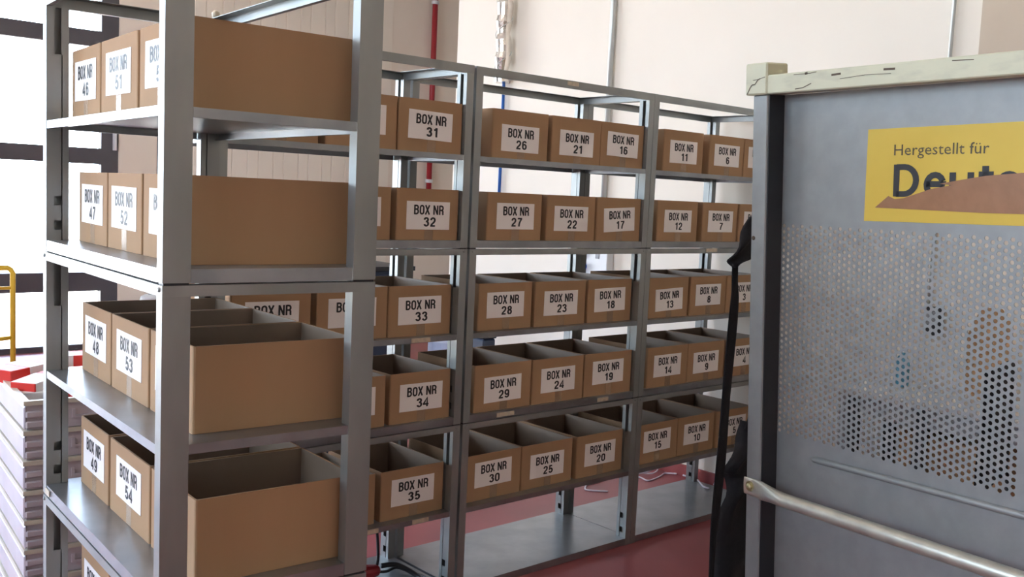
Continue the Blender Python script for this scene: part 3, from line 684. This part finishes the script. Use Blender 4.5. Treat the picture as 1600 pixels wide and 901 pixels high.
yb = tag(empty('yellow_barrier', (-.55, 5.0, 0)), 'yellow tubular barrier standing before the back window', 'barrier')
MB().tube([(.276, 0, 0), (.276, 0, .82), (.262, 0, .845), (.24, 0, .86), (-.50, 0, .86), (-.53, 0, .845), (-.54, 0, .82), (-.54, 0, 0)], .020, 10).build('frame_tube', YTUBE, yb, smooth=True)
MB().tube([(-.54, 0, .71), (.276, 0, .71)], .013, 8).build('cross_tube', YTUBE, yb, smooth=True)
MB().tube([(-.54, 0, .28), (.276, 0, .34)], .016, 8).build('cross_tube', YTUBE, yb, smooth=True)
for x_ in (-.54, .276): MB().box(x_-.03, x_+.03, -.2, .2, 0, .015).build('foot_plate', YTUBE, yb)

# ------------------------------------------------------------------ stacked crates at the left
CW, CL, CH = .40, .60, .0945
def crate_parts():
    b = MB(); i = .010; x1, y1 = CW, CL
    t = .006
    # open-topped body walls and floor
    b.box(i, x1-i, i, i+t, .002, CH-.012).box(i, x1-i, y1-i-t, y1-i, .002, CH-.012)
    b.box(i, i+t, i+t, y1-i-t, .002, CH-.012).box(x1-i-t, x1-i, i+t, y1-i-t, .002, CH-.012)
    b.box(i+t, x1-i-t, i+t, y1-i-t, .002, .008)
    body = b.mesh('crate_body', CRATE)
    rim = MB().box(0, x1, 0, .018, CH-.014, CH).box(0, x1, y1-.018, y1, CH-.014, CH).box(0, .018, .018, y1-.018, CH-.014, CH).box(x1-.018, x1, .018, y1-.018, CH-.014, CH).mesh('rim', CRATERIM)
    parts = []
    for z in (.008, .040):
        hh = .022
        parts.append(MB().box(.006, .058, .001, i, z, z+hh).mesh('rib', CRATE, bevel=.004))
        parts.append(MB().box(x1-.058, x1-.006, .001, i, z, z+hh).mesh('rib', CRATE, bevel=.004))
    parts.append(MB().box(.001, i, .006, y1-.006, .004, CH-.018).mesh('side_panel', CRATE, bevel=.004))
    parts.append(MB().prism_y([(.14, .030), (.26, .030), (.26, .058), (.25, .058), (.25, .038), (.15, .038), (.15, .058), (.14, .058)], .004, i).mesh('handle', CRATE))
    return [body, rim]+parts
cm = crate_parts()
names = ['bottom', 'second', 'third', 'fourth', 'fifth', 'sixth', 'seventh', 'eighth', 'top']
for i in range(9):
    lb = 'grey plastic crate, %s of the stack beside the front rack' % (names[i] + ('' if i in (0, 8) else ' from the bottom'))
    if i == 8: lb = 'open grey crate on top of the stack, under the red and white cartons'
    o = tag(empty('plastic_crate', (-1.455+random.uniform(-.002, .002), .345+random.uniform(-.002, .002), i*CH)), lb, 'crate', 'grey crates stacked at the left')
    o.rotation_euler = (0, 0, R(-5.5))
    for me in cm: ob(me.name.split('.')[0], me, o)
def parcel(name, loc, rot, w, l, h, label, bands, m_=REDPL, mb=WHITEP):
    o = tag(empty(name, loc), label, 'carton', 'red and white cartons on the crate stack'); o.rotation_euler = rot
    MB().box(-w/2, w/2, -l/2, l/2, 0, h).build('carton_body', m_, o, bevel=.002)
    for (a, c) in bands:
        MB().box(a, c, -l/2-.0006, l/2+.0006, -.0006, h+.0006).build('white_band', mb, o)
    return o
z0 = 9*CH
parcel('flat_carton', (-1.235, .70, z0-.088), (0, 0, R(-5.5)), .34, .40, .080, 'wide white carton filling the back of the top crate', [(-.06, .05)], WHITEP, REDPL)
parcel('flat_carton', (-1.33, .78, z0-.005), (0, R(-3), R(24)), .21, .12, .045, 'red carton with one white band at the left of the top crate', [(-.03, .03)])
parcel('flat_carton', (-1.13, .84, z0-.006), (0, R(0), R(-9)), .15, .11, .06, 'red carton with two white bands at the back of the top crate', [(-.06, -.03), (.02, .045)])
parcel('flat_carton', (-1.335, .60, z0-.004), (0, R(-4), R(38)), .17, .09, .028, 'small white carton with a red end at the front of the top crate', [(-.08, .04)])
# ------------------------------------------------------------------ cables
def cable(name, pts, r, m_, label, k_=6, group=None):
    sp = spline(pts, k_); b = MB().tube(sp, r, 7); me = b.mesh(name, m_, True)
    return tag(ob(name, me), label, 'cable', group)
r_ = .0045
cable('white_cable', [(1.50, .60, r_), (1.44, .66, r_), (1.427, .70, r_), (1.50, .75, r_), (1.58, .75, r_), (1.69, .78, r_), (1.767, .777, r_), (1.85, .70, r_), (1.84, .62, r_), (1.90, .62, r_), (1.98, .64, r_), (2.04, .66, r_), (2.07, .60, .012)],
      r_, WCABLE, 'long white cable trailing across the red floor behind the middle rack')
cable('white_cable', [(1.79, .823, .008), (1.90, .86, .012), (1.982, .873, .014), (2.053, .84, .012), (2.05, .76, .018), (2.02, .70, .018), (1.93, .67, .018), (1.90, .74, .016), (1.947, .79, .02), (1.867, .83, .018), (1.80, .76, .018), (1.88, .69, .024), (2.00, .72, .024), (2.04, .80, .022), (1.95, .83, .024), (1.85, .78, .024)],
      .0042, WCABLE, 'tangled white cable bundle on the floor behind the right rack')
cable('white_cable', [(2.078, .56, .012), (2.072, .50, .014), (2.045, .45, .026), (2.00, .40, .0375), (1.955, .34, .0375), (1.925, .30, .0375), (1.92, .26, .0375)],
      .005, WCABLE, 'white cable running over the bottom shelf end of the right rack')
cable('white_cable', [(2.078, .345, .010), (2.080, .325, .058), (2.082, .271, .076), (2.082, .216, .074), (2.082, .172, .045), (2.080, .150, .006)],
      .0035, WCABLE, 'thin white cable arching against the red skirting')
hz = SHELF[0]
cable('black_hose', [(-.228, .25, .33), (-.205, .25, .22), (-.196, .25, .12), (-.20, .25, hz+.035), (-.16, .245, hz+.022), (-.10, .26, hz+.02), (-.02-.05, .22, hz+.011), (-.055, .12, hz+.011), (-.10, .07, hz+.011), (-.20, .06, hz+.011)],
      .006, DARKPL, 'black power cable looping over the bottom shelf of the left rack')
cable('black_hose', [(-.19, .235, hz+.055), (-.13, .225, hz+.05), (-.09, .19, hz+.028), (-.08, .13, hz+.012), (-.13, .09, hz+.012), (-.24, .08, hz+.012), (-.40, .12, hz+.012)],
      .010, DARKPL, 'thick black cable from the red plug on the bottom shelf')
pl = tag(empty('red_plug', (-.245, .25, hz+.035)), 'red industrial plug lying on the bottom shelf of the left rack', 'plug')
MB().lathe([(.020, -.03), (.030, -.028), (.031, .0), (.027, .02), (.022, .045), (.012, .055)], 14).xf(lambda p: Vector((p.z, p.y, p.x))).build('plug_body', REDP, pl, smooth=False)
MB().lathe([(.033, -.032), (.033, -.022)], 14).xf(lambda p: Vector((p.z, p.y, p.x))).build('collar', REDP, pl)
